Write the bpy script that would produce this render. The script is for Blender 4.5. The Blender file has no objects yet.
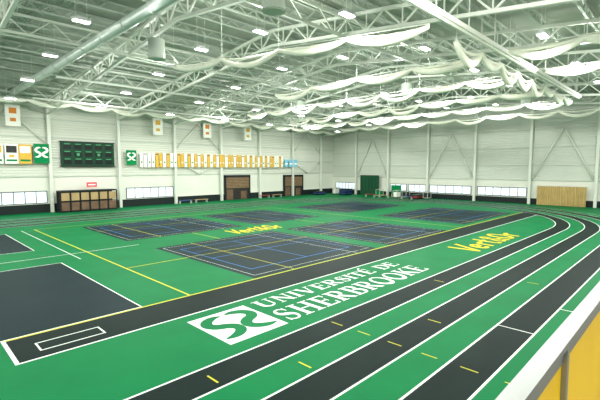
import bpy, math, random
from mathutils import Vector, Matrix
random.seed(7)
sc=bpy.context.scene
col=sc.collection
pi=math.pi

# ---------------------------------------------------------------- materials
def s2l(c):
    return tuple(((v/255)/12.92 if v/255<=0.04045 else (((v/255)+0.055)/1.055)**2.4) for v in c)+(1,)
def mat(name,c,rough=.6,metal=0,var=0.0,scale=3,emit=None,es=0,bump=0,spec=.5,wave=None):
    m=bpy.data.materials.new(name);m.use_nodes=True
    nt=m.node_tree;b=nt.nodes['Principled BSDF']
    col_=s2l(c)
    b.inputs['Base Color'].default_value=col_
    b.inputs['Roughness'].default_value=rough
    b.inputs['Metallic'].default_value=metal
    b.inputs['Specular IOR Level'].default_value=spec
    if emit:
        b.inputs['Emission Color'].default_value=s2l(emit);b.inputs['Emission Strength'].default_value=es
    if var>0 or bump>0 or wave:
        tc=nt.nodes.new('ShaderNodeTexCoord')
    if var>0:
        n=nt.nodes.new('ShaderNodeTexNoise');n.inputs['Scale'].default_value=scale;n.inputs['Detail'].default_value=6
        nt.links.new(tc.outputs['Object'],n.inputs['Vector'])
        r=nt.nodes.new('ShaderNodeValToRGB')
        r.color_ramp.elements[0].position=.3;r.color_ramp.elements[1].position=.7
        r.color_ramp.elements[0].color=tuple(v*(1-var) for v in col_[:3])+(1,)
        r.color_ramp.elements[1].color=tuple(min(1,v*(1+var)) for v in col_[:3])+(1,)
        nt.links.new(n.outputs['Fac'],r.inputs['Fac']);nt.links.new(r.outputs['Color'],b.inputs['Base Color'])
    if wave:
        w=nt.nodes.new('ShaderNodeTexWave');w.bands_direction=wave[0];w.inputs['Scale'].default_value=wave[1];w.wave_profile='SIN'
        nt.links.new(tc.outputs['Object'],w.inputs['Vector'])
        bp=nt.nodes.new('ShaderNodeBump');bp.inputs['Strength'].default_value=wave[2];bp.inputs['Distance'].default_value=.1
        nt.links.new(w.outputs['Fac'],bp.inputs['Height']);nt.links.new(bp.outputs['Normal'],b.inputs['Normal'])
    elif bump>0:
        n2=nt.nodes.new('ShaderNodeTexNoise');n2.inputs['Scale'].default_value=60
        nt.links.new(tc.outputs['Object'],n2.inputs['Vector'])
        bp=nt.nodes.new('ShaderNodeBump');bp.inputs['Strength'].default_value=bump;bp.inputs['Distance'].default_value=.01
        nt.links.new(n2.outputs['Fac'],bp.inputs['Height']);nt.links.new(bp.outputs['Normal'],b.inputs['Normal'])
    return m
M={}
M['green']=mat('rubber_green',(4,117,66),.5,var=.08,scale=.6,spec=.04)
M['black']=mat('rubber_black',(14,33,30),.5,var=.15,scale=.8,spec=.04)
M['court']=mat('court_dark',(20,42,46),.5,var=.12,scale=.5,spec=.04)
M['white']=mat('paint_white',(236,244,238),.5,spec=.1)
M['yellow']=mat('paint_yellow',(205,205,50),.5,spec=.1)
M['gold']=mat('paint_gold',(228,205,15),.5,spec=.1)
M['blue']=mat('paint_blue',(50,125,200),.5,spec=.1)
M['wall']=mat('wall_siding',(207,212,199),.7,var=.03,scale=.4,wave=('Z',1.1,.3))
M['wallend']=mat('wall_siding_end',(201,208,196),.7,var=.03,scale=.4,wave=('Z',1.1,.3))
M['walllow']=mat('wall_lower',(222,226,213),.7,var=.03,scale=.5)
M['deck']=mat('roof_deck',(178,189,174),.5,var=.08,scale=.3,wave=('X',2.2,.9))
M['steel']=mat('painted_steel',(216,223,211),.5,var=.03,scale=2)
M['steel2']=mat('painted_steel_grey',(182,194,181),.5)
M['dark']=mat('dark_dado',(28,38,37),.5,spec=.2)
M['net']=mat('white_netting',(234,238,221),.9,var=.05,scale=1.5)
M['duct']=mat('galvanised',(195,210,202),.35,metal=.3,var=.06,scale=2)
M['lens']=mat('lamp_lens',(255,255,255),.4,emit=(255,255,245),es=16)
M['housing']=mat('lamp_housing',(200,206,204),.5)
M['glass']=mat('bright_glass',(215,228,235),.2,emit=(225,238,245),es=.75)
M['frame']=mat('window_frame',(90,98,98),.5)
M['brown']=mat('brown_mesh',(104,80,60),.7,var=.2,scale=2)
M['darkin']=mat('dark_interior',(38,34,32),.8)
M['wood']=mat('tan_panel',(170,146,100),.6,var=.1,scale=1)
M['curtain']=mat('beige_curtain',(190,166,108),.8,var=.1,scale=1.2)
M['gcurt']=mat('green_curtain',(14,82,52),.8,var=.1,scale=1.2)
M['score']=mat('scoreboard_green',(12,58,38),.5,spec=.2)
M['scored']=mat('scoreboard_dark',(10,24,20),.4,spec=.2)
M['led']=mat('led_green',(50,150,95),.4)
M['bgreen']=mat('banner_green',(10,128,72),.7,spec=.1)
M['bwhite']=mat('banner_white',(240,242,232),.7)
M['borange']=mat('banner_orange',(214,128,40),.7)
M['byellow']=mat('banner_gold',(216,174,74),.7,spec=.1)
M['bblack']=mat('banner_black',(38,40,40),.7)
M['bblue']=mat('banner_blue',(120,190,215),.7)
M['pink']=mat('sign_red',(226,70,80),.5,emit=(226,70,80),es=.3)
M['chrome']=mat('brushed_steel',(150,154,152),.35,metal=.8)
M['panel']=mat('yellow_panel',(255,208,5),.4,var=.05,scale=2,spec=.2)
M['concrete']=mat('concrete',(150,152,146),.8,var=.1,scale=2)
M['bluemat']=mat('blue_vinyl',(40,70,130),.5)
M['redmat']=mat('red_vinyl',(160,50,45),.5)

# ---------------------------------------------------------------- mesh builder
class B:
    def __init__(s): s.v=[];s.f=[];s.m=[];s.mats=[]
    def mi(s,m):
        if m not in s.mats: s.mats.append(m)
        return s.mats.index(m)
    def poly(s,pts,m):
        n=len(s.v);s.v+= [tuple(p) for p in pts];s.f.append(tuple(range(n,n+len(pts))));s.m.append(s.mi(m))
    def box(s,x0,x1,y0,y1,z0,z1,m):
        n=len(s.v)
        s.v+=[(x0,y0,z0),(x1,y0,z0),(x1,y1,z0),(x0,y1,z0),(x0,y0,z1),(x1,y0,z1),(x1,y1,z1),(x0,y1,z1)]
        for q in ((0,3,2,1),(4,5,6,7),(0,1,5,4),(1,2,6,5),(2,3,7,6),(3,0,4,7)):
            s.f.append(tuple(n+i for i in q));s.m.append(s.mi(m))
    def beam(s,p,q,w,h,m):
        p=Vector(p);q=Vector(q);d=(q-p).normalized()
        up=Vector((0,0,1)) if abs(d.z)<.99 else Vector((1,0,0))
        a=d.cross(up).normalized();b=a.cross(d).normalized()
        n=len(s.v)
        for c in (p,q):
            for i,j in ((-1,-1),(1,-1),(1,1),(-1,1)):
                s.v.append(tuple(c+a*(i*w/2)+b*(j*h/2)))
        for f in ((0,1,2,3),(7,6,5,4),(0,4,5,1),(1,5,6,2),(2,6,7,3),(3,7,4,0)):
            s.f.append(tuple(n+i for i in f));s.m.append(s.mi(m))
    def tube(s,pts,rs,m,n=10,cap=True,sq=1.0):
        base=len(s.v);P=[Vector(p) for p in pts]
        for k,c in enumerate(P):
            d=(P[min(k+1,len(P)-1)]-P[max(k-1,0)]).normalized()
            up=Vector((0,0,1)) if abs(d.z)<.9 else Vector((1,0,0))
            a=d.cross(up).normalized();b=a.cross(d).normalized()
            r=rs[k] if isinstance(rs,(list,tuple)) else rs
            for i in range(n):
                t=2*pi*i/n
                s.v.append(tuple(c+a*(r*math.cos(t))+b*(r*sq*math.sin(t))))
        for k in range(len(P)-1):
            for i in range(n):
                j=(i+1)%n
                s.f.append((base+k*n+i,base+k*n+j,base+(k+1)*n+j,base+(k+1)*n+i));s.m.append(s.mi(m))
        if cap:
            s.f.append(tuple(base+i for i in range(n-1,-1,-1)));s.m.append(s.mi(m))
            s.f.append(tuple(base+(len(P)-1)*n+i for i in range(n)));s.m.append(s.mi(m))
    def stroke(s,pts,ws,m,xf):
        L=[Vector((p[0],p[1])) for p in pts];out=[]
        for k,c in enumerate(L):
            d=(L[min(k+1,len(L)-1)]-L[max(k-1,0)]).normalized()
            nrm=Vector((-d.y,d.x));w=(ws[k] if isinstance(ws,(list,tuple)) else ws)/2
            out.append((c+nrm*w,c-nrm*w))
        for k in range(len(out)-1):
            a,b=out[k];c,d=out[k+1]
            s.poly([xf(a),xf(b),xf(d),xf(c)],m)
    def mesh(s,name,smooth=False):
        me=bpy.data.meshes.new(name);me.from_pydata(s.v,[],s.f)
        for m in s.mats: me.materials.append(M[m])
        for i,p in enumerate(me.polygons): p.material_index=s.m[i];p.use_smooth=smooth
        me.update();return me
    def obj(s,name,parent=None,smooth=False,**k):
        o=bpy.data.objects.new(name,s.mesh(name,smooth));col.objects.link(o)
        if parent: o.parent=parent
        for a,b in k.items(): o[a]=b
        return o
def empty(name,loc=(0,0,0),**k):
    o=bpy.data.objects.new(name,None);col.objects.link(o);o.location=loc
    for a,b in k.items(): o[a]=b
    return o

XL,XE,YN,YW=-10,61.5,-6,51.5
YR=22.7
def zr(y): return 15.5-abs(y-YR)*3/28.8

# ---------------------------------------------------------------- floor
fl=B()
fl.box(XL-2,XE+.3,YN,YW+.3,-.3,0,'green')
def rect(x0,x1,y0,y1,m,z): fl.poly([(x0,y0,z),(x1,y0,z),(x1,y1,z),(x0,y1,z)],m)
CX,CXL,CY=37.5,-4,24.4
def path(r,n=48):
    p=[]
    for i in range(n+1):
        t=-pi/2+pi*i/n;p.append((CX+r*math.cos(t),CY+r*math.sin(t)))
    for i in range(n+1):
        t=pi/2+pi*i/n;p.append((CXL+r*math.cos(t),CY+r*math.sin(t)))
    return p
def ring(r0,r1,m,z):
    a=path(r0);b=path(r1);n=len(a)
    for i in range(n):
        j=(i+1)%n
        fl.poly([(*a[i],z),(*b[i],z),(*b[j],z),(*a[j],z)],m)
R0,LW=16.0,1.037
for k in range(6):
    ring(R0+k*LW,R0+(k+1)*LW,'black' if k%2==0 else 'green',.002)
for k in range(7):
    ring(R0+k*LW-.03,R0+k*LW+.03,'white',.004)
# sprint strip
rect(2.0,49.0,11.9,13.72,'black',.002)
fl.poly([(49,11.9,.002),(CX+math.sqrt(R0**2-(CY-11.9)**2),11.9,.002),(CX+math.sqrt(R0**2-(CY-13.72)**2),13.72,.002),(49,13.72,.002)],'black')
rect(1.95,47.6,11.85,11.92,'white',.004)
rect(1.95,49.2,13.70,13.79,'yellow',.004)
rect(1.95,2.05,11.85,13.75,'white',.0045)
def outline(x0,x1,y0,y1,m,z,w=.05):
    rect(x0,x1,y0,y0+w,m,z);rect(x0,x1,y1-w,y1,m,z);rect(x0,x0+w,y0,y1,m,z+.0002);rect(x1-w,x1,y0,y1,m,z+.0002)
outline(2.6,4.3,12.35,13.0,'white',.005,.05)
# dark courts
courts=[(-12,6.0,13.85,23.3),(-12,5.8,28,36.4),(11.2,20.8,13.85,23.5),(22.2,30.6,13.85,23.5),
        (11,20.8,27.2,36.3),(22.2,30.6,27.2,36.3),(35,47.6,14.4,23.5),(35,47.6,27.2,36.3)]
for i,(x0,x1,y0,y1) in enumerate(courts):
    rect(x0,x1,y0,y1,'court',.002)
    if i<2:
        outline(x0-.05,x1+.05,y0-.06,y1+.05,'white',.004,.05)
        rect(-12,.9,y0+.5,y0+.58,'blue',.005); rect(.85,.93,y0+.5,y1-1.6,'blue',.005)
        continue
    cx=(x0+x1)/2;cy=(y0+y1)/2
    outline(x0+.9,x1-.9,y0+1.4,y1-1.4,'blue',.004,.06)
    outline(x0+.3,x1-.3,y0+.4,y1-.4,'white',.0045,.025)
    rect(cx-.03,cx+.03,y0+1.4,y1-1.4,'blue',.005)
    rect(x0+.9,x1-.9,cy-.03,cy+.03,'blue',.005)
    rect(x0+.9,x1-.9,cy+2.0,cy+2.04,'blue',.005)
    rect(x0,x1,cy+1.1,cy+1.15,'yellow',.006)
    rect(x0+2.4,x0+2.45,y0,y1,'yellow',.007)
    rect(x1-2.0,x1-1.97,y0,y1,'white',.007)
# yellow play lines on green
rect(7.86,7.94,13.75,37.5,'yellow',.008)
rect(7.9,11.2,19.7,19.77,'yellow',.008)
rect(7.9,33.0,37.45,37.52,'yellow',.008)
rect(33.0,33.07,13.75,37.5,'yellow',.008)
rect(-12,11,25.3,25.36,'white',.0075)
rect(7.0,7.05,23.5,37.5,'white',.008)
for k,x in enumerate((15.9,27)):
    rect(x,x+.06,23.5,27.2,'yellow',.006)
# lane ticks
for k in range(6):
    yc=CY-R0-(k+.5)*LW
    rect(9.64,9.68,yc-.22,yc+.22,'yellow',.006)
for x,y in ((5.0,7.8),(7.0,6.75),(12.0,5.8),(16.5,7.8),(19,4.8)):
    rect(x,x+.05,y-.22,y+.22,'yellow',.006)
rect(13.1,13.15,3.23,4.25,'white',.006)
rect(16.1,16.15,1.2,3.2,'white',.006)
floor=fl.obj('floor',kind='structure',label='green and black rubber indoor athletics track with court markings',category='floor')

# ---------------------------------------------------------------- serif lettering
TH,TN,SF=.18,.075,.05
def arc(cx,cy,rx,ry,a0,a1,n=14): return [(cx+rx*math.cos(math.radians(a0+(a1-a0)*i/n)),cy+ry*math.sin(math.radians(a0+(a1-a0)*i/n))) for i in range(n+1)]
def stem(x,w=TH,y0=0,y1=1,s0=1,s1=1,sl=.1):
    o=[([(x,y0),(x,y1)],w)]
    if s0:o.append(([(x-w/2-sl,y0+SF/2),(x+w/2+sl,y0+SF/2)],SF))
    if s1:o.append(([(x-w/2-sl,y1-SF/2),(x+w/2+sl,y1-SF/2)],SF))
    return o
def wv(n,a,b,mid=True): # width along arc thin-thick-thin
    return [a+(b-a)*math.sin(pi*i/n) for i in range(n+1)]
def glyph(c):
    if c=='I': return stem(.18),.36
    if c=='U': return stem(.2,s0=0,y0=.3)+stem(.72,TN,s0=0,y0=.3)+[(arc(.46,.3,.26,.27,180,360),[TH+(TN-TH)*i/14 for i in range(15)])],.9
    if c=='N': return stem(.16,TN)+stem(.76,TN)+[([(.16,.98),(.76,.02)],TH)],.92
    if c=='V': return [([(.16,1),(.47,0)],TH),([(.76,1),(.47,0)],TN),([(.02,.98),(.32,.98)],SF),([(.64,.98),(.9,.98)],SF)],.92
    if c in 'EÉ':
        g=stem(.2,s0=1,s1=1)+[([(.2,.965),(.66,.965)],.07),([(.2,.52),(.54,.52)],.065),([(.2,.035),(.7,.035)],.07),([(.65,1),(.65,.78)],.06),([(.69,0),(.69,.24)],.06),([(.54,.64),(.54,.40)],.05)]
        if c=='É': g.append(([(.30,1.08),(.62,1.36)],[.07,.15]))
        return g,.76
    if c=='R': return stem(.2)+[([(.2,.97),(.42,.97)],.06),(arc(.42,.74,.22,.235,90,-90),wv(14,.06,TH)),([(.2,.5),(.42,.5)],.06),([(.38,.5),(.74,.03)],TH),([(.64,.02),(.86,.02)],SF)],.86
    if c=='S':
        p=arc(.33,.75,.2,.22,20,180,8)+arc(.33,.75,.2,.22,180,250,4)[1:]+arc(.33,.26,.23,.235,70,0,4)+arc(.33,.26,.23,.235,0,-160,8)[1:]
        n=len(p)-1
        return [(p,[.07+.13*math.exp(-((i/n-.5)/.2)**2) for i in range(n+1)]),([(.53,.98),(.53,.72)],.05),([(.11,.02),(.11,.3)],.05)],.66
    if c=='T': return stem(.38,s1=0)+[([(.03,.965),(.73,.965)],.07),([(.05,1),(.05,.76)],.06),([(.71,1),(.71,.76)],.06)],.76
    if c=='D': return stem(.2)+[([(.2,.97),(.44,.97)],.06),([(.2,.03),(.44,.03)],.06),(arc(.42,.5,.37,.47,90,-90,20),wv(20,.06,TH))],.88
    if c=='H': return stem(.2)+stem(.76)+[([(.2,.51),(.76,.51)],.07)],.96
    if c=='B': return stem(.2)+[([(.2,.97),(.42,.97)],.06),(arc(.42,.755,.19,.22,90,-90),wv(14,.06,TH)),([(.2,.53),(.44,.53)],.06),(arc(.43,.28,.25,.25,90,-90),wv(14,.06,TH)),([(.2,.03),(.43,.03)],.06)],.78
    if c=='O':
        p=arc(.46,.5,.37,.48,90,450,32);return [(p,[.07+.12*abs(math.sin(2*pi*i/64)) for i in range(33)])],.92
    if c=='K': return stem(.2)+[([(.74,.98),(.24,.44)],TN),([(.38,.58),(.76,.02)],TH),([(.62,.98),(.86,.98)],SF),([(.64,.02),(.9,.02)],SF)],.9
    return [],.45
def text(b,s,x0,x1,y0,h,m,z,gap=.07):
    tot=sum(glyph(c)[1]+gap for c in s);sx=(x1-x0)/tot
    x=0
    for c in s:
        g,w=glyph(c)
        for i,(pts,ws) in enumerate(g):
            dz=i*.0002
            b.stroke(pts,ws,m,lambda p,x=x,dz=dz:(x0+(x+p[0])*sx,y0+p[1]*h,z+dz))
        x+=w+gap
t=B()
text(t,'UNIVERSITÉ DE',8.95,18.1,10.6,.76,'white',.008)
text(t,'SHERBROOKE',8.8,18.3,9.1,1.08,'white',.008)
t.obj('painted_lettering',parent=floor,label='white serif words reading UNIVERSITÉ DE SHERBROOKE')
# yellow bold italic words
G2={'V':([[(.0,.95),(.24,.0)],[(.24,.0),(.62,1.0)]],.58),
'e':([arc(.24,.3,.19,.25,10,320,16)+[],[(.06,.3),(.42,.34)]],.48),
'r':([[(.1,.0),(.1,.58)],arc(.3,.36,.19,.2,165,50,6)],.4),
't':([[(.16,.95),(.16,.2),(.24,.05),(.36,.05)],[(.0,.6),(.36,.6)]],.38),
'&':([[(.62,.0),(.2,.62),(.18,.82),(.3,.93),(.42,.82),(.38,.66),(.12,.38),(.08,.2),(.22,.06),(.42,.12),(.6,.42)]],.64),
'O':([arc(.34,.5,.27,.43,90,450,24)],.68)}
def slogan(b,seq,x0,x1,y0,h,wd_=.15):
    x=0;tot=sum(G2[c][1]+.1 for c in seq);sx=(x1-x0)/tot
    for c in seq:
        for i,l in enumerate(G2[c][0]):
            b.stroke(l,wd_,'gold',lambda p,x=x,i=i:(x0+(x+p[0]+.2*p[1])*sx,y0+p[1]*h,.008+i*.0003))
        x+=G2[c][1]+.1
t2=B();slogan(t2,'Vert&Or',23.8,32.4,9.0,2.0,.14)
t2.obj('painted_slogan',parent=floor,label='yellow bold italic painted words Vert & Or')
t3=B();slogan(t3,'Vert&Or',18.0,23.0,24.3,2.0,.17)
t3.obj('painted_slogan',parent=floor,label='yellow painted words Vert & Or between courts')
# university emblem
def catmull(P,n=5):
    out=[]
    for i in range(len(P)-1):
        p0=P[max(i-1,0)];p1=P[i];p2=P[i+1];p3=P[min(i+2,len(P)-1)]
        for k in range(n):
            t=k/n
            out.append(tuple(.5*((2*p1[j])+(-p0[j]+p2[j])*t+(2*p0[j]-5*p1[j]+4*p2[j]-p3[j])*t*t+(-p0[j]+3*p1[j]-3*p2[j]+p3[j])*t**3) for j in range(len(p1))))
    out.append(tuple(P[-1]));return out
def emblem(b,xf,mfg):
    for sgn in (1,-1):
        A=[(.46,.86,.03),(.33,.87,.12),(.19,.80,.16),(.13,.68,.17),(.19,.57,.17),(.31,.51,.17),(.40,.43,.17),(.41,.32,.16),(.33,.23,.15),(.21,.18,.12),(.07,.17,.03)]
        P=catmull(A)
        pts=[(a[0],a[1]) if sgn==1 else (1-a[0],a[1]) for a in P]
        b.stroke(pts,[a[2] for a in P],mfg,lambda q,sgn=sgn:xf(q[0],q[1],0.0003*(sgn>0)))
l=B()
l.poly([(6.4,9.0,.008),(8.62,9.0,.008),(8.62,11.35,.008),(6.4,11.35,.008)],'white')
emblem(l,lambda u,v,d:(6.4+u*2.22,9.0+v*2.35,.010+d),'green')
l.obj('painted_logo',parent=floor,label='white painted square with green twin ribbon emblem')

# ---------------------------------------------------------------- walls
w=B()
w.poly([(XL,YW,0),(XE,YW,0),(XE,YW,3.9),(XL,YW,3.9)],'walllow')
w.poly([(XL,YW,3.9),(XE,YW,3.9),(XE,YW,zr(YW)),(XL,YW,zr(YW))],'wall')
w.poly([(XL,YW+.3,0),(XE,YW+.3,0),(XE,YW+.3,zr(YW)),(XL,YW+.3,zr(YW))],'wall')
for z in (3.9,6.0,8.2,10.2): w.box(XL,XE,YW-.1,YW,z,z+.12,'steel2')
w.obj('wall_left',kind='structure')
w=B()
w.poly([(XE,YW,0),(XE,YN,0),(XE,YN,3.2),(XE,YW,3.2)],'walllow')
w.poly([(XE,YN,3.2),(XE,YN,zr(YN)),(XE,YR,zr(YR)),(XE,YW,zr(YW)),(XE,YW,3.2)],'wallend')
w.poly([(XE+.3,YN,0),(XE+.3,YN,zr(YN)),(XE+.3,YR,zr(YR)),(XE+.3,YW,zr(YW)),(XE+.3,YW,0)],'wallend')
for z in (3.2,5.2,7.6,10.0): w.box(XE-.1,XE,YN,YW,z,z+.12,'steel2')
w.obj('wall_back',kind='structure')
c=B()
for a,b2 in ((YN,YR),(YR,YW)):
    c.poly([(XL,a,zr(a)),(XE,a,zr(a)),(XE,b2,zr(b2)),(XL,b2,zr(b2))],'deck')
    c.poly([(XL,a,zr(a)+.3),(XE,a,zr(a)+.3),(XE,b2,zr(b2)+.3),(XL,b2,zr(b2)+.3)],'deck')
c.obj('ceiling',kind='structure')
b=B();b.box(XL,XE-.1,YW-.14,YW-.0,0,.95,'dark');b.box(XL,XE-.1,YW-.16,YW-.0,.95,1.0,'steel');b.obj('baseboard_left',kind='structure')
b=B();b.box(XE-.14,XE,YN,YW-.2,0,.8,'dark');b.box(XE-.16,XE,YN,YW-.2,.8,.85,'steel');b.obj('baseboard_back',kind='structure')

# windows
wn=[0]
def window_left(x0,x1,z0=1.05,z1=2.35,n=5):
    wn[0]+=1;b=B();y=YW-.12
    b.box(x0,x1,y+.04,y+.1,z0,z1,'glass')
    for z in (z0,z1): b.box(x0-.05,x1+.05,y,y+.11,z-.05,z+.05,'frame')
    for i in range(n+1):
        x=x0+(x1-x0)*i/n;b.box(x-.04,x+.04,y,y+.11,z0,z1,'frame')
    b.obj('window_%d'%wn[0],kind='structure')
def window_end(y0,y1,z0=.95,z1=2.15,n=5):
    wn[0]+=1;b=B();x=XE-.12
    b.box(x+.04,x+.1,y0,y1,z0,z1,'glass')
    for z in (z0,z1): b.box(x,x+.11,y0-.05,y1+.05,z-.05,z+.05,'frame')
    for i in range(n+1):
        y=y0+(y1-y0)*i/n;b.box(x,x+.11,y-.04,y+.04,z0,z1,'frame')
    b.obj('window_%d'%wn[0],kind='structure')
window_left(4,12.2,n=8);window_left(21,27.3,n=6)
window_end(45.9,50.6,n=6)
for k in range(2): window_end(31.7+k*3.5,34.8+k*3.5,n=3)
window_end(24.4,31,n=5);window_end(16.8,23.4,n=6)
# doors / openings
for i,(x0,x1,h) in enumerate(((36,40.4,3.5),(48.3,52.6,3.4))):
    b=B();y=YW-.3
    b.box(x0-.25,x0,y,YW,0,h+.25,'dark');b.box(x1,x1+.25,y,YW,0,h+.25,'dark');b.box(x0-.25,x1+.25,y,YW,h,h+.3,'dark')
    b.box(x0,x1,YW-.2,YW-.15,0,h,'darkin')
    b.box(x0,x1,YW-.24,YW-.2,h*.52,h,'brown')
    for k in range(7):
        z=h*.52+k*h*.48/7;b.box(x0,x1,YW-.27,YW-.24,z,z+.04,'wood')
    b.box(x0+.1,x0+1.3,YW-.24,YW-.2,.05,1.6,'brown');b.box(x1-1.6,x1-.5,YW-.24,YW-.2,.05,1.3,'brown')
    b.obj('door_%d'%(i+1),kind='structure')

# columns
b=B();b.box(-.16,.16,-.36,0,0,1,'steel');cm=b.mesh('steel_column')
def column(x,y,h,rz=0):
    o=bpy.data.objects.new('steel_column',cm);col.objects.link(o);o.location=(x,y,0);o.scale=(1,1,h);o.rotation_euler.z=rz
    o['label']='white painted steel wall column with vertical face';o['category']='column';o['group']='steel wall columns'
TX=[-2.4+7.5*k for k in range(9)]
for x in TX: column(x,YW-.17,zr(YW)-.2)
EY=[9.0,16.4,23.8,31.3,38.7,45.6,1.6]
for y in EY: column(XE-.17,y,zr(y)-.2,-pi/2)
def brace(p,q,r=.08):
    b=B();b.tube([p,q],r,'steel',8);o=b.obj('diagonal_brace',smooth=True,label='slender white steel diagonal wall brace',category='brace',group='wall bracing')
for x0,x1 in ((5.1,12.6),(27.6,35.1),(50.1,57.6)):
    xm=(x0+x1)/2
    for y_,xa,xb in ((YW-.28,x0+.26,xm-.1),(YW-.28,x1-.26,xm+.1)):
        brace((xa,y_,7.6),(xb,y_,11))
        if x0!=5.1: brace((xa,y_,6.0),(xb,y_,4.05))
for y0,y1 in ((38.7,45.6),(9.0,16.4),(23.8,31.3)):
    ym=(y0+y1)/2
    brace((XE-.3,y0+.27,3.4),(XE-.3,ym-.1,10));brace((XE-.3,y1-.27,3.4),(XE-.3,ym+.1,10))

# ---------------------------------------------------------------- trusses (span Y)
def truss_parts():
    top=B();bot=B();web=B();D=1.15;J=.6
    ysl=[YN+.2+i*(YW-YN-.6)/24 for i in range(25)]
    for bb,dz in ((top,J+.08),(bot,J+D)):
        for a,c2 in ((YN+.1,YR),(YR,YW-.1)):
            bb.beam((0,a,zr(a)-dz),(0,c2,zr(c2)-dz),.2,.18,'steel')
    for i in range(24):
        a,c2=ysl[i],ysl[i+1];m_=(a+c2)/2
        web.beam((0,a,zr(a)-J-.08),(0,m_,zr(m_)-J-D),.09,.09,'steel')
        web.beam((0,m_,zr(m_)-J-D),(0,c2,zr(c2)-J-.08),.09,.09,'steel')
        web.beam((0,m_,zr(m_)-J-D),(0,m_,zr(m_)-J-.08),.06,.06,'steel')
    return top.mesh('top_chord'),bot.mesh('bottom_chord'),web.mesh('web')
tm=truss_parts()
for x in TX:
    e_=empty('roof_truss',(x,0,0),label='white painted open-web steel roof truss',category='roof truss',group='main roof trusses')
    for nm,me in zip(('top_chord','bottom_chord','web'),tm):
        o=bpy.data.objects.new(nm,me);col.objects.link(o);o.parent=e_
ch=B();ch.beam((XL,0,0),(XE,0,0),.12,.1,'steel2');ch.beam((XL,0,-.5),(XE,0,-.5),.12,.1,'steel2');cme=ch.mesh('chord')
wb=B();n=57
for i in range(n):
    a=XL+i*(XE-XL)/n;c2=XL+(i+1)*(XE-XL)/n
    wb.beam((a,0,0),((a+c2)/2,0,-.5),.05,.05,'steel2');wb.beam(((a+c2)/2,0,-.5),(c2,0,0),.05,.05,'steel2')
wme=wb.mesh('web')
for i in range(24):
    y=YN+1.2+i*2.4
    if y>YW-.5: break
    e_=empty('roof_joist',(0,y,zr(y)-.08),label='light grey open-web roof joist under corrugated deck',category='roof joist',group='roof joists')
    for nm,me in (('chord',cme),('web',wme)):
        o=bpy.data.objects.new(nm,me);col.objects.link(o);o.parent=e_
def longtruss(y,x0,x1,z,d=1.0):
    b1=B();b1.beam((x0,y,z),(x1,y,z),.16,.15,'steel');
    b2=B();b2.beam((x0,y,z+d),(x1,y,z+d),.14,.14,'steel')
    b3=B();k=int((x1-x0)/2.5)
    for i in range(k):
        a=x0+i*(x1-x0)/k;c2=x0+(i+1)*(x1-x0)/k
        b3.beam((a,y,z+d),((a+c2)/2,y,z),.06,.06,'steel');b3.beam(((a+c2)/2,y,z),(c2,y,z+d),.06,.06,'steel')
    e_=empty('bridging_truss',label='white lattice bridging truss running along the hall',category='truss',group='bridging trusses')
    b1.obj('bottom_chord',e_);b2.obj('top_chord',e_);b3.obj('web',e_)
for y,xs in ((.6,9.8),(16,XL),(29.5,XL),(37,9.8),(44.5,9.8)):
    longtruss(y,xs,XE-.7,zr(y)-1.85,1.1)

# ---------------------------------------------------------------- duct, cylinders
b=B();pts=[(9.2,-4+i*1.0,12.45) for i in range(55)];b.tube(pts,.3,'duct',16)
e_=empty('round_duct',label='long galvanised round air duct under the trusses',category='air duct')
b.obj('pipe',e_,smooth=True)
for i in range(18):
    y=-3+i*3.1
    b=B();b.tube([(9.2,y,12.45),(9.2,y+.06,12.45)],.34,'steel2',16);b.obj('joint_band',e_,smooth=True)
    b=B();b.beam((9.2,y,12.7),(9.2,y,min(zr(y),zr(50))-.1),.03,.03,'steel2');b.obj('hanger',e_)
def fanunit(x,y,z,r=.5,h=1.15):
    e_=empty('ceiling_fan_unit',(x,y,0),label='grey cylindrical destratification fan hung from truss',category='ceiling fan',group='cylindrical fan units')
    b=B();b.tube([(0,0,z),(0,0,z+.08),(0,0,z+h*.5),(0,0,z+h)],[r*1.04,r,r,r],'steel2',24);b.obj('body',e_,smooth=False)
    b=B();b.tube([(0,0,z-.03),(0,0,z+.03)],[r*.9,r*.9],'steel2',24);b.obj('grille',e_)
    b=B();b.beam((-.2,0,z+h),(-.2,0,zr(y)-.15),.04,.04,'steel');b.beam((.2,0,z+h),(.2,0,zr(y)-.15),.04,.04,'steel');b.obj('bracket',e_)
for x,y in ((12.0,13.4),(12.0,24.2),(34.5,20),(34.5,34),(49.5,14)): fanunit(x,y,11.6)

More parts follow.
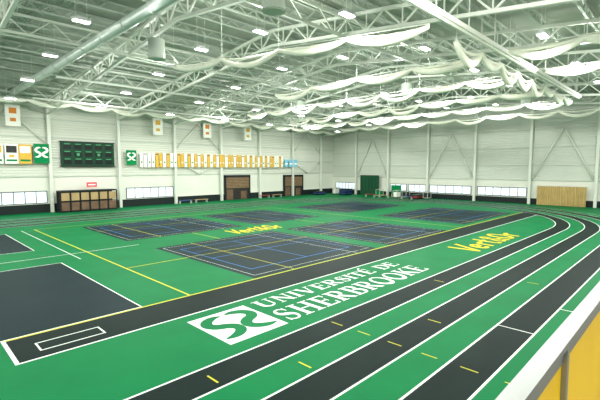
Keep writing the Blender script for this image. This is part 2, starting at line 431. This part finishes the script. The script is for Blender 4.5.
# ---------------------------------------------------------------- lamps
b=B()
b.box(-.45,.45,-.2,.2,.02,.14,'housing');b.box(-.25,.25,-.1,.1,.14,.24,'housing');hm=b.mesh('housing')
b=B();b.box(-.40,.40,-.16,.16,-.02,.02,'lens');lm=b.mesh('lens')
b=B();b.beam((-.3,0,.14),(-.3,0,2.3),.02,.02,'steel');b.beam((.3,0,.14),(.3,0,2.3),.02,.02,'steel');km=b.mesh('suspension_rod')
for xi in range(8):
    for yi in range(8):
        x=.4+7.5*xi;y=-.4+6.25*yi;zz=zr(y)-2.4
        e_=empty('high_bay_lamp',(x,y,zz),label='bright white suspended high bay lamp',category='ceiling lamp',group='high bay lamps')
        for nm,me in (('housing',hm),('lens',lm),('suspension_rod',km)):
            o=bpy.data.objects.new(nm,me);col.objects.link(o);o.parent=e_
        if (xi+yi)%2==0:
            ld=bpy.data.lights.new('bulb','SPOT');ld.energy=1080;ld.shadow_soft_size=.2;ld.color=(1,.99,.94);ld.spot_size=math.radians(172);ld.spot_blend=.3
            lo=bpy.data.objects.new('bulb',ld);col.objects.link(lo);lo.parent=e_;lo.location=(0,0,-.3)
        elif (xi%2==0) and yi%2==1:
            ld=bpy.data.lights.new('bulb','POINT');ld.energy=850;ld.shadow_soft_size=.2;ld.color=(1,.99,.94)
            lo=bpy.data.objects.new('bulb',ld);col.objects.link(lo);lo.parent=e_;lo.location=(0,0,-.3)

# ---------------------------------------------------------------- netting bundles
def bundle(p0,p1,sw=4.0,sag=.45,r=.14,label='gathered white divider netting draped below the trusses'):
    p0=Vector(p0);p1=Vector(p1);L=(p1-p0).length;k=max(1,round(L/sw));n=k*14
    pts=[];rs=[];pts2=[];rs2=[]
    sags=[sag*random.uniform(.5,1.4) for _ in range(k+1)]
    ph=random.random()*6
    for i in range(n+1):
        t=i/n;c=p0.lerp(p1,t);u=(t*k)%1
        s_=sags[min(int(t*k),k)]*4*u*(1-u)
        pts.append(c+Vector((.03*math.sin(i*.7+ph),.03*math.cos(i*.6),-s_)))
        rs.append(r*(.5+.5*4*u*(1-u)+.12*random.random()))
        pts2.append(c+Vector((.05*math.sin(i*.5),.05*math.sin(i*.4),-s_*.35+.03)))
        rs2.append(r*(.35+.25*random.random()))
    e_=empty('divider_net',label=label,category='divider net',group='gathered divider nets')
    b=B();b.tube(pts,rs,'net',9,sq=1.2);b.tube(pts2,rs2,'net',7);b.obj('net_bundle',e_,smooth=True)
    b=B()
    b.beam(tuple(p0+Vector((0,0,.12))),tuple(p1+Vector((0,0,.12))),.04,.04,'steel')
    b.obj('cable',e_)
    for j in range(k+1):
        c=p0.lerp(p1,j/k);b=B();b.beam(tuple(c),(c.x,c.y,zr(c.y)-.3),.02,.02,'steel');b.obj('hanger',e_)
bundle((17.6,9.1,11.3),(13.6,25,11.5),sag=.5,r=.15)
bundle((24.3,9.3,11.3),(24.3,27,11.3),sag=.5,r=.17)
bundle((24.3,1.0,11.3),(24.3,7.8,11.3),sag=.6,r=.19)
bundle((31.5,9.4,11.4),(31.5,40,11.4),sag=.5,r=.16)
bundle((31.5,1.0,11.4),(31.5,7.8,11.4),sag=.6,r=.18)
bundle((38.7,9.4,11.3),(38.7,40,11.3),sag=.5,r=.17)
bundle((46.5,9.4,11.4),(46.5,44,11.4),sag=.5,r=.16)
bundle((54.5,4,11.4),(54.5,44,11.4),sag=.5,r=.16)
bundle((2,47.5,11.6),(58,47.5,11.3),sag=.35,r=.2,sw=4)
bundle((20,8.9,11.1),(45,8.9,11.1),sag=.6,r=.18,sw=3)
b=B();b.box(9.8,46,8.3,8.7,11.5,11.72,'bwhite');b.box(9.8,46,8.42,8.55,11.38,11.5,'steel')
e_=empty('curtain_track',label='wide white net track beam under trusses',category='track beam')
b.obj('beam',e_)
for i in range(11):
    b=B();b.beam((10+i*3.5,8.5,11.7),(10+i*3.5,8.5,zr(8.5)-.3),.05,.05,'steel');b.obj('hanger',e_)

# ---------------------------------------------------------------- wall things
def banner(x0,x1,z0,z1,y,spec,name='banner',label='',cat='banner',group=None,tail=0):
    b=B();b.poly([(x0,y,z1),(x0,y,z0+tail),((x0+x1)/2,y,z0),(x1,y,z0+tail),(x1,y,z1)] if tail else [(x0,y,z1),(x0,y,z0),(x1,y,z0),(x1,y,z1)],spec[0])
    b.poly([(x0,y+.02,z1),(x1,y+.02,z1),(x1,y+.02,z0),(x0,y+.02,z0)],spec[0])
    for (u0,u1,v0,v1,m) in spec[1]:
        b.poly([(x0+u0*(x1-x0),y-.006,z0+v0*(z1-z0)),(x0+u1*(x1-x0),y-.006,z0+v0*(z1-z0)),(x0+u1*(x1-x0),y-.006,z0+v1*(z1-z0)),(x0+u0*(x1-x0),y-.006,z0+v1*(z1-z0))],m)
    e_=b.obj(name,label=label,category=cat)
    if group: e_['group']=group
    b=B();b.tube([(x0-.02,y+.01,z1),(x1+.02,y+.01,z1)],.025,'steel',6);b.obj('rod',e_)
    return e_
YB=YW-.62
cols=['byellow','bwhite','byellow','bwhite','byellow','byellow','bwhite']
names={'borange':'orange','bwhite':'white','byellow':'gold','bblue':'light blue'}
n=48
for i in range(n):
    x=22.6+i*.522;cc=cols[(i+i//9)%7]
    if i<4: cc='bwhite'
    banner(x,x+.42,5.0,6.9,YB,(cc,[(.0,1,.86,.92,'bblack')] if i%3==1 else [(.25,.75,.3,.40,'bgreen' if cc=='bwhite' else 'bwhite')]),label='narrow %s hanging championship pennant'%names[cc],group='championship pennants',tail=.22)
for i in range(3):
    x=47.9+i*1.1
    banner(x,x+.85,5.1,6.4,YB,('bblue',[(.15,.85,.3,.5,'bwhite')]),label='light blue rectangular championship banner',group='blue championship banners')
for k,(x,cc,ac) in enumerate(((7.2,'bwhite','byellow'),(8.5,'bwhite','bblack'),(9.7,'byellow','bwhite'))):
    b_=banner(x,x+1.15,5.35,7.4,YB,(cc,[(.1,.9,.55,.9,ac),(.1,.9,.12,.22,'bgreen'),(.3,.7,.32,.45,'byellow')]),label='large %s wall banner with coloured panels'%('white' if cc=='bwhite' else 'gold'),group='large wall banners')
def emblem_banner(x,z,s):
    b=B();y=YB
    b.box(x,x+s,y,y+.06,z,z+s*1.45,'bgreen')
    emblem(b,lambda u,v,d:(x+u*s,y-.01-d,z+s*.3+v*s),'bwhite')
    b.obj('emblem_sign',label='green sign with white twin ribbon emblem',category='sign',group='emblem signs')
emblem_banner(11.05,5.4,1.45);emblem_banner(20.9,5.3,1.25)
for x,a in ((8.6,'borange'),(24.2,'byellow'),(31.6,'borange'),(38.9,'byellow')):
    banner(x,x+1.3,9.2,11.5,YW-1.2,('bwhite',[(.25,.75,.55,.8,a),(.3,.7,.2,.35,a),(.0,1,.93,1,'steel2')]),name='hanging_flag',label='white flag with %s figures hung below roof'%('orange' if a=='borange' else 'yellow'),cat='flag',group='hanging flags')
# scoreboard
e_=empty('scoreboard',(0,0,0),label='wide dark green sports scoreboard with digit windows',category='scoreboard')
b=B();b.box(13.7,19.5,YW-.4,YW-.14,5.15,7.85,'score');b.obj('board',e_)
b=B()
b.box(13.6,19.6,YW-.43,YW-.14,7.85,7.95,'dark');b.box(13.6,19.6,YW-.43,YW-.14,5.05,5.15,'dark');b.obj('casing',e_)
for r in range(3):
    for k in range(5):
        b=B();x=13.95+k*1.12;z=5.35+r*.85
        b.box(x,x+.8,YW-.42,YW-.4,z,z+.5,'scored')
        b.box(x+.1,x+.7,YW-.425,YW-.42,z+.53,z+.62,'led')
        if r==1 and k in(1,3): b.box(x+.25,x+.55,YW-.425,YW-.42,z+.1,z+.4,'led')
        b.obj('digit_display',e_)
# bench shelter
e_=empty('team_bench_shelter',(0,0,0),label='dark framed shelter with tan glazed sections against wall',category='shelter')
b=B();x0,x1,ya,yb=13.0,19.0,YW-2.1,YW-.6
b.box(x0,x1,ya,yb,2.25,2.4,'dark');b.box(x0,x1,ya,yb,0,.12,'dark');b.box(x0,x1,yb-.06,yb,.1,2.3,'darkin')
for k in range(7):
    x=x0+k*(x1-x0)/6;b.box(x-.06,x+.06,ya,ya+.1,.1,2.3,'dark')
b.box(x0,x1,ya,ya+.08,1.15,1.22,'dark')
b.obj('frame',e_)
for k in range(6):
    b=B();x=x0+k*(x1-x0)/6;b.box(x+.1,x+.9,ya+.03,ya+.06,1.3,2.15,'wood');b.box(x+.1,x+.9,ya+.03,ya+.06,.2,1.1,'brown');b.obj('panel',e_)
b=B();b.box(16.0,17.1,YW-1.2,YW-1.12,2.7,3.25,'pink');b.box(16.15,16.95,YW-1.21,YW-1.2,2.9,3.05,'bwhite')
b.beam((16.2,YW-1.16,2.4),(16.2,YW-1.16,2.75),.04,.04,'steel');b.beam((16.9,YW-1.16,2.4),(16.9,YW-1.16,2.75),.04,.04,'steel')
b.obj('red_sign',label='small illuminated red sign on shelter roof',category='sign')

# curtains (end wall)
def curtain(y0,y1,z0,z1,m,label,n=60,amp=.08):
    b=B();P=[];X=XE-.65
    for i in range(n+1):
        y=y0+(y1-y0)*i/n;P.append((X+amp*math.sin(i*1.9),y))
    for i in range(n):
        a,c2=P[i],P[i+1];b.poly([(*a,z0),(*c2,z0),(*c2,z1),(*a,z1)],m)
    e_=empty('pleated_curtain',label=label,category='curtain')
    b.obj('fabric',e_)
    b=B();b.tube([(X,y0-.1,z1+.05),(X,y1+.1,z1+.05)],.04,'steel',8);b.obj('rail',e_)
curtain(9.9,15.4,.02,2.5,'curtain','beige pleated curtain hanging along wall base')
curtain(40.3,44.4,.02,3.6,'gcurt','dark green pleated curtain closing an opening')

# equipment near corner
def bench(x,y,rz,m):
    e_=empty('bench',(x,y,0),label='low bench with %s seat near wall'%('red' if m=='redmat' else 'blue' if m=='bluemat' else 'tan'),category='bench',group='benches');e_.rotation_euler.z=rz
    b=B();b.box(-1,1,-.2,.2,.42,.5,m);b.obj('seat',e_)
    for sx in (-.85,.85):
        b=B();b.box(sx-.03,sx+.03,-.18,-.12,0,.42,'steel');b.box(sx-.03,sx+.03,.12,.18,0,.42,'steel');b.box(sx-.03,sx+.03,-.18,.18,.2,.24,'steel');b.obj('leg',e_)
def mats(x,y,m,nn,label):
    b=B()
    for i in range(nn):
        o_=random.uniform(-.08,.08);b.box(-1+o_,1+o_,-.7,.7,i*.22,i*.22+.2,m if i%2 else 'dark')
    o=b.obj('mat_stack',label=label,category='gym mats',group='stacked gym mats');o.location=(x,y,0)
def cart(x,y,m,label):
    e_=empty('equipment_cart',(x,y,0),label=label,category='cart',group='equipment carts')
    b=B()
    b.box(-.6,.6,-.4,.4,.2,.28,'steel2')
    for a in(-.57,.57):
        for c2 in(-.37,.37): b.box(a-.03,a+.03,c2-.03,c2+.03,.28,1.3,'steel2')
    b.box(-.6,.6,-.4,.4,1.25,1.3,'steel2');b.obj('frame',e_)
    b=B();b.box(-.5,.5,-.32,.32,.28,1.0,m);b.obj('bin',e_)
    for a in(-.45,.45):
        for c2 in(-.3,.3):
            b=B();b.tube([(a,c2-.03,.1),(a,c2+.03,.1)],.1,'dark',12);b.obj('wheel',e_)
cart(58.5,38.6,'bgreen','wheeled equipment cart with green bin');cart(57.9,34.9,'bwhite','wheeled equipment cart with white bin');cart(59,33.9,'bblack','wheeled equipment cart with black bin')
cart(59.2,30.3,'bblack','wheeled equipment cart with black bin');cart(58.2,47.9,'bwhite','wheeled equipment cart with white bin')
mats(58.6,46.0,'bluemat',5,'stack of blue and black gym mats');mats(59.0,32.0,'redmat',3,'stack of red and black gym mats');mats(55.5,49.7,'bluemat',3,'stack of blue and black gym mats')
for x,y,r,m in ((57,39.5,1.57,'redmat'),(57.2,36.9,1.57,'wood'),(57,32.6,1.57,'bluemat'),(45.5,50.2,0,'wood'),(42.8,50.2,0,'redmat'),(31,50.2,0,'wood'),(28.5,50.2,0,'bluemat')): bench(x,y,r,m)
e_=empty('notice_panel',(59.9,36.3,0),label='freestanding green panel on feet',category='panel')
b=B();b.box(-.04,.04,-.9,.9,.5,2.0,'bgreen');b.obj('board',e_)
for y in (-.8,.8):
    b=B();b.box(-.03,.03,y-.03,y+.03,0,.5,'steel');b.box(-.25,.25,y-.03,y+.03,0,.05,'steel');b.obj('foot',e_)

# ---------------------------------------------------------------- gallery with railing near the camera
b=B();b.box(XL,22,YN,.46,2.75,3.1,'concrete');b.obj('floor_gallery',kind='structure')
e_=empty('guard_railing',(0,0,0),label='brushed steel guard railing with yellow infill panel',category='railing')
b=B();b.box(-1,20,.352,.42,4.145,4.172,'chrome');b.obj('handrail',e_)
b=B();b.box(-1,20,.376,.392,3.16,4.10,'panel');b.obj('infill_panel',e_)
b=B();b.box(-1,20,.37,.398,4.07,4.145,'chrome');b.obj('panel_clamp',e_)
for k in range(17):
    x=-.5+k*1.25
    b=B();b.box(x-.02,x+.02,.356,.3755,3.1,4.145,'chrome');b.box(x-.035,x+.035,.352,.3755,3.1,3.12,'chrome');b.obj('post',e_)
e_=empty('added_fill_lamp',(3.5,-3.0,0),label='unseen white globe on a pole, added to brighten the yellow railing panel',category='lamp')  # out-of-frame fill source added to brighten the yellow infill panel
b=B();b.tube([(0,0,3.1),(0,0,6.4)],.04,'steel',8);b.obj('pole',e_)
b=B();b.tube([(0,0,6.4),(0,0,6.55),(0,0,6.85),(0,0,7.0)],[.15,.3,.3,.15],'lens',12);b.obj('fill_globe',e_)

# ---------------------------------------------------------------- world, camera
wd=bpy.data.worlds.new('world');sc.world=wd;wd.use_nodes=True
wd.node_tree.nodes['Background'].inputs[0].default_value=(1,.985,.94,1);wd.node_tree.nodes['Background'].inputs[1].default_value=1.15
cam=bpy.data.cameras.new('camera');co=bpy.data.objects.new('camera',cam);col.objects.link(co)
cam.sensor_width=36;cam.lens=404.7/600*36;cam.clip_start=.05;cam.clip_end=300
th=math.atan(32/404.7)
fwd=Vector((.7124*math.cos(th),.7018*math.cos(th),-math.sin(th)))
co.location=(0,0,4.9);co.rotation_euler=fwd.to_track_quat('-Z','Y').to_euler()
sc.camera=co
sc.view_settings.view_transform='Standard'
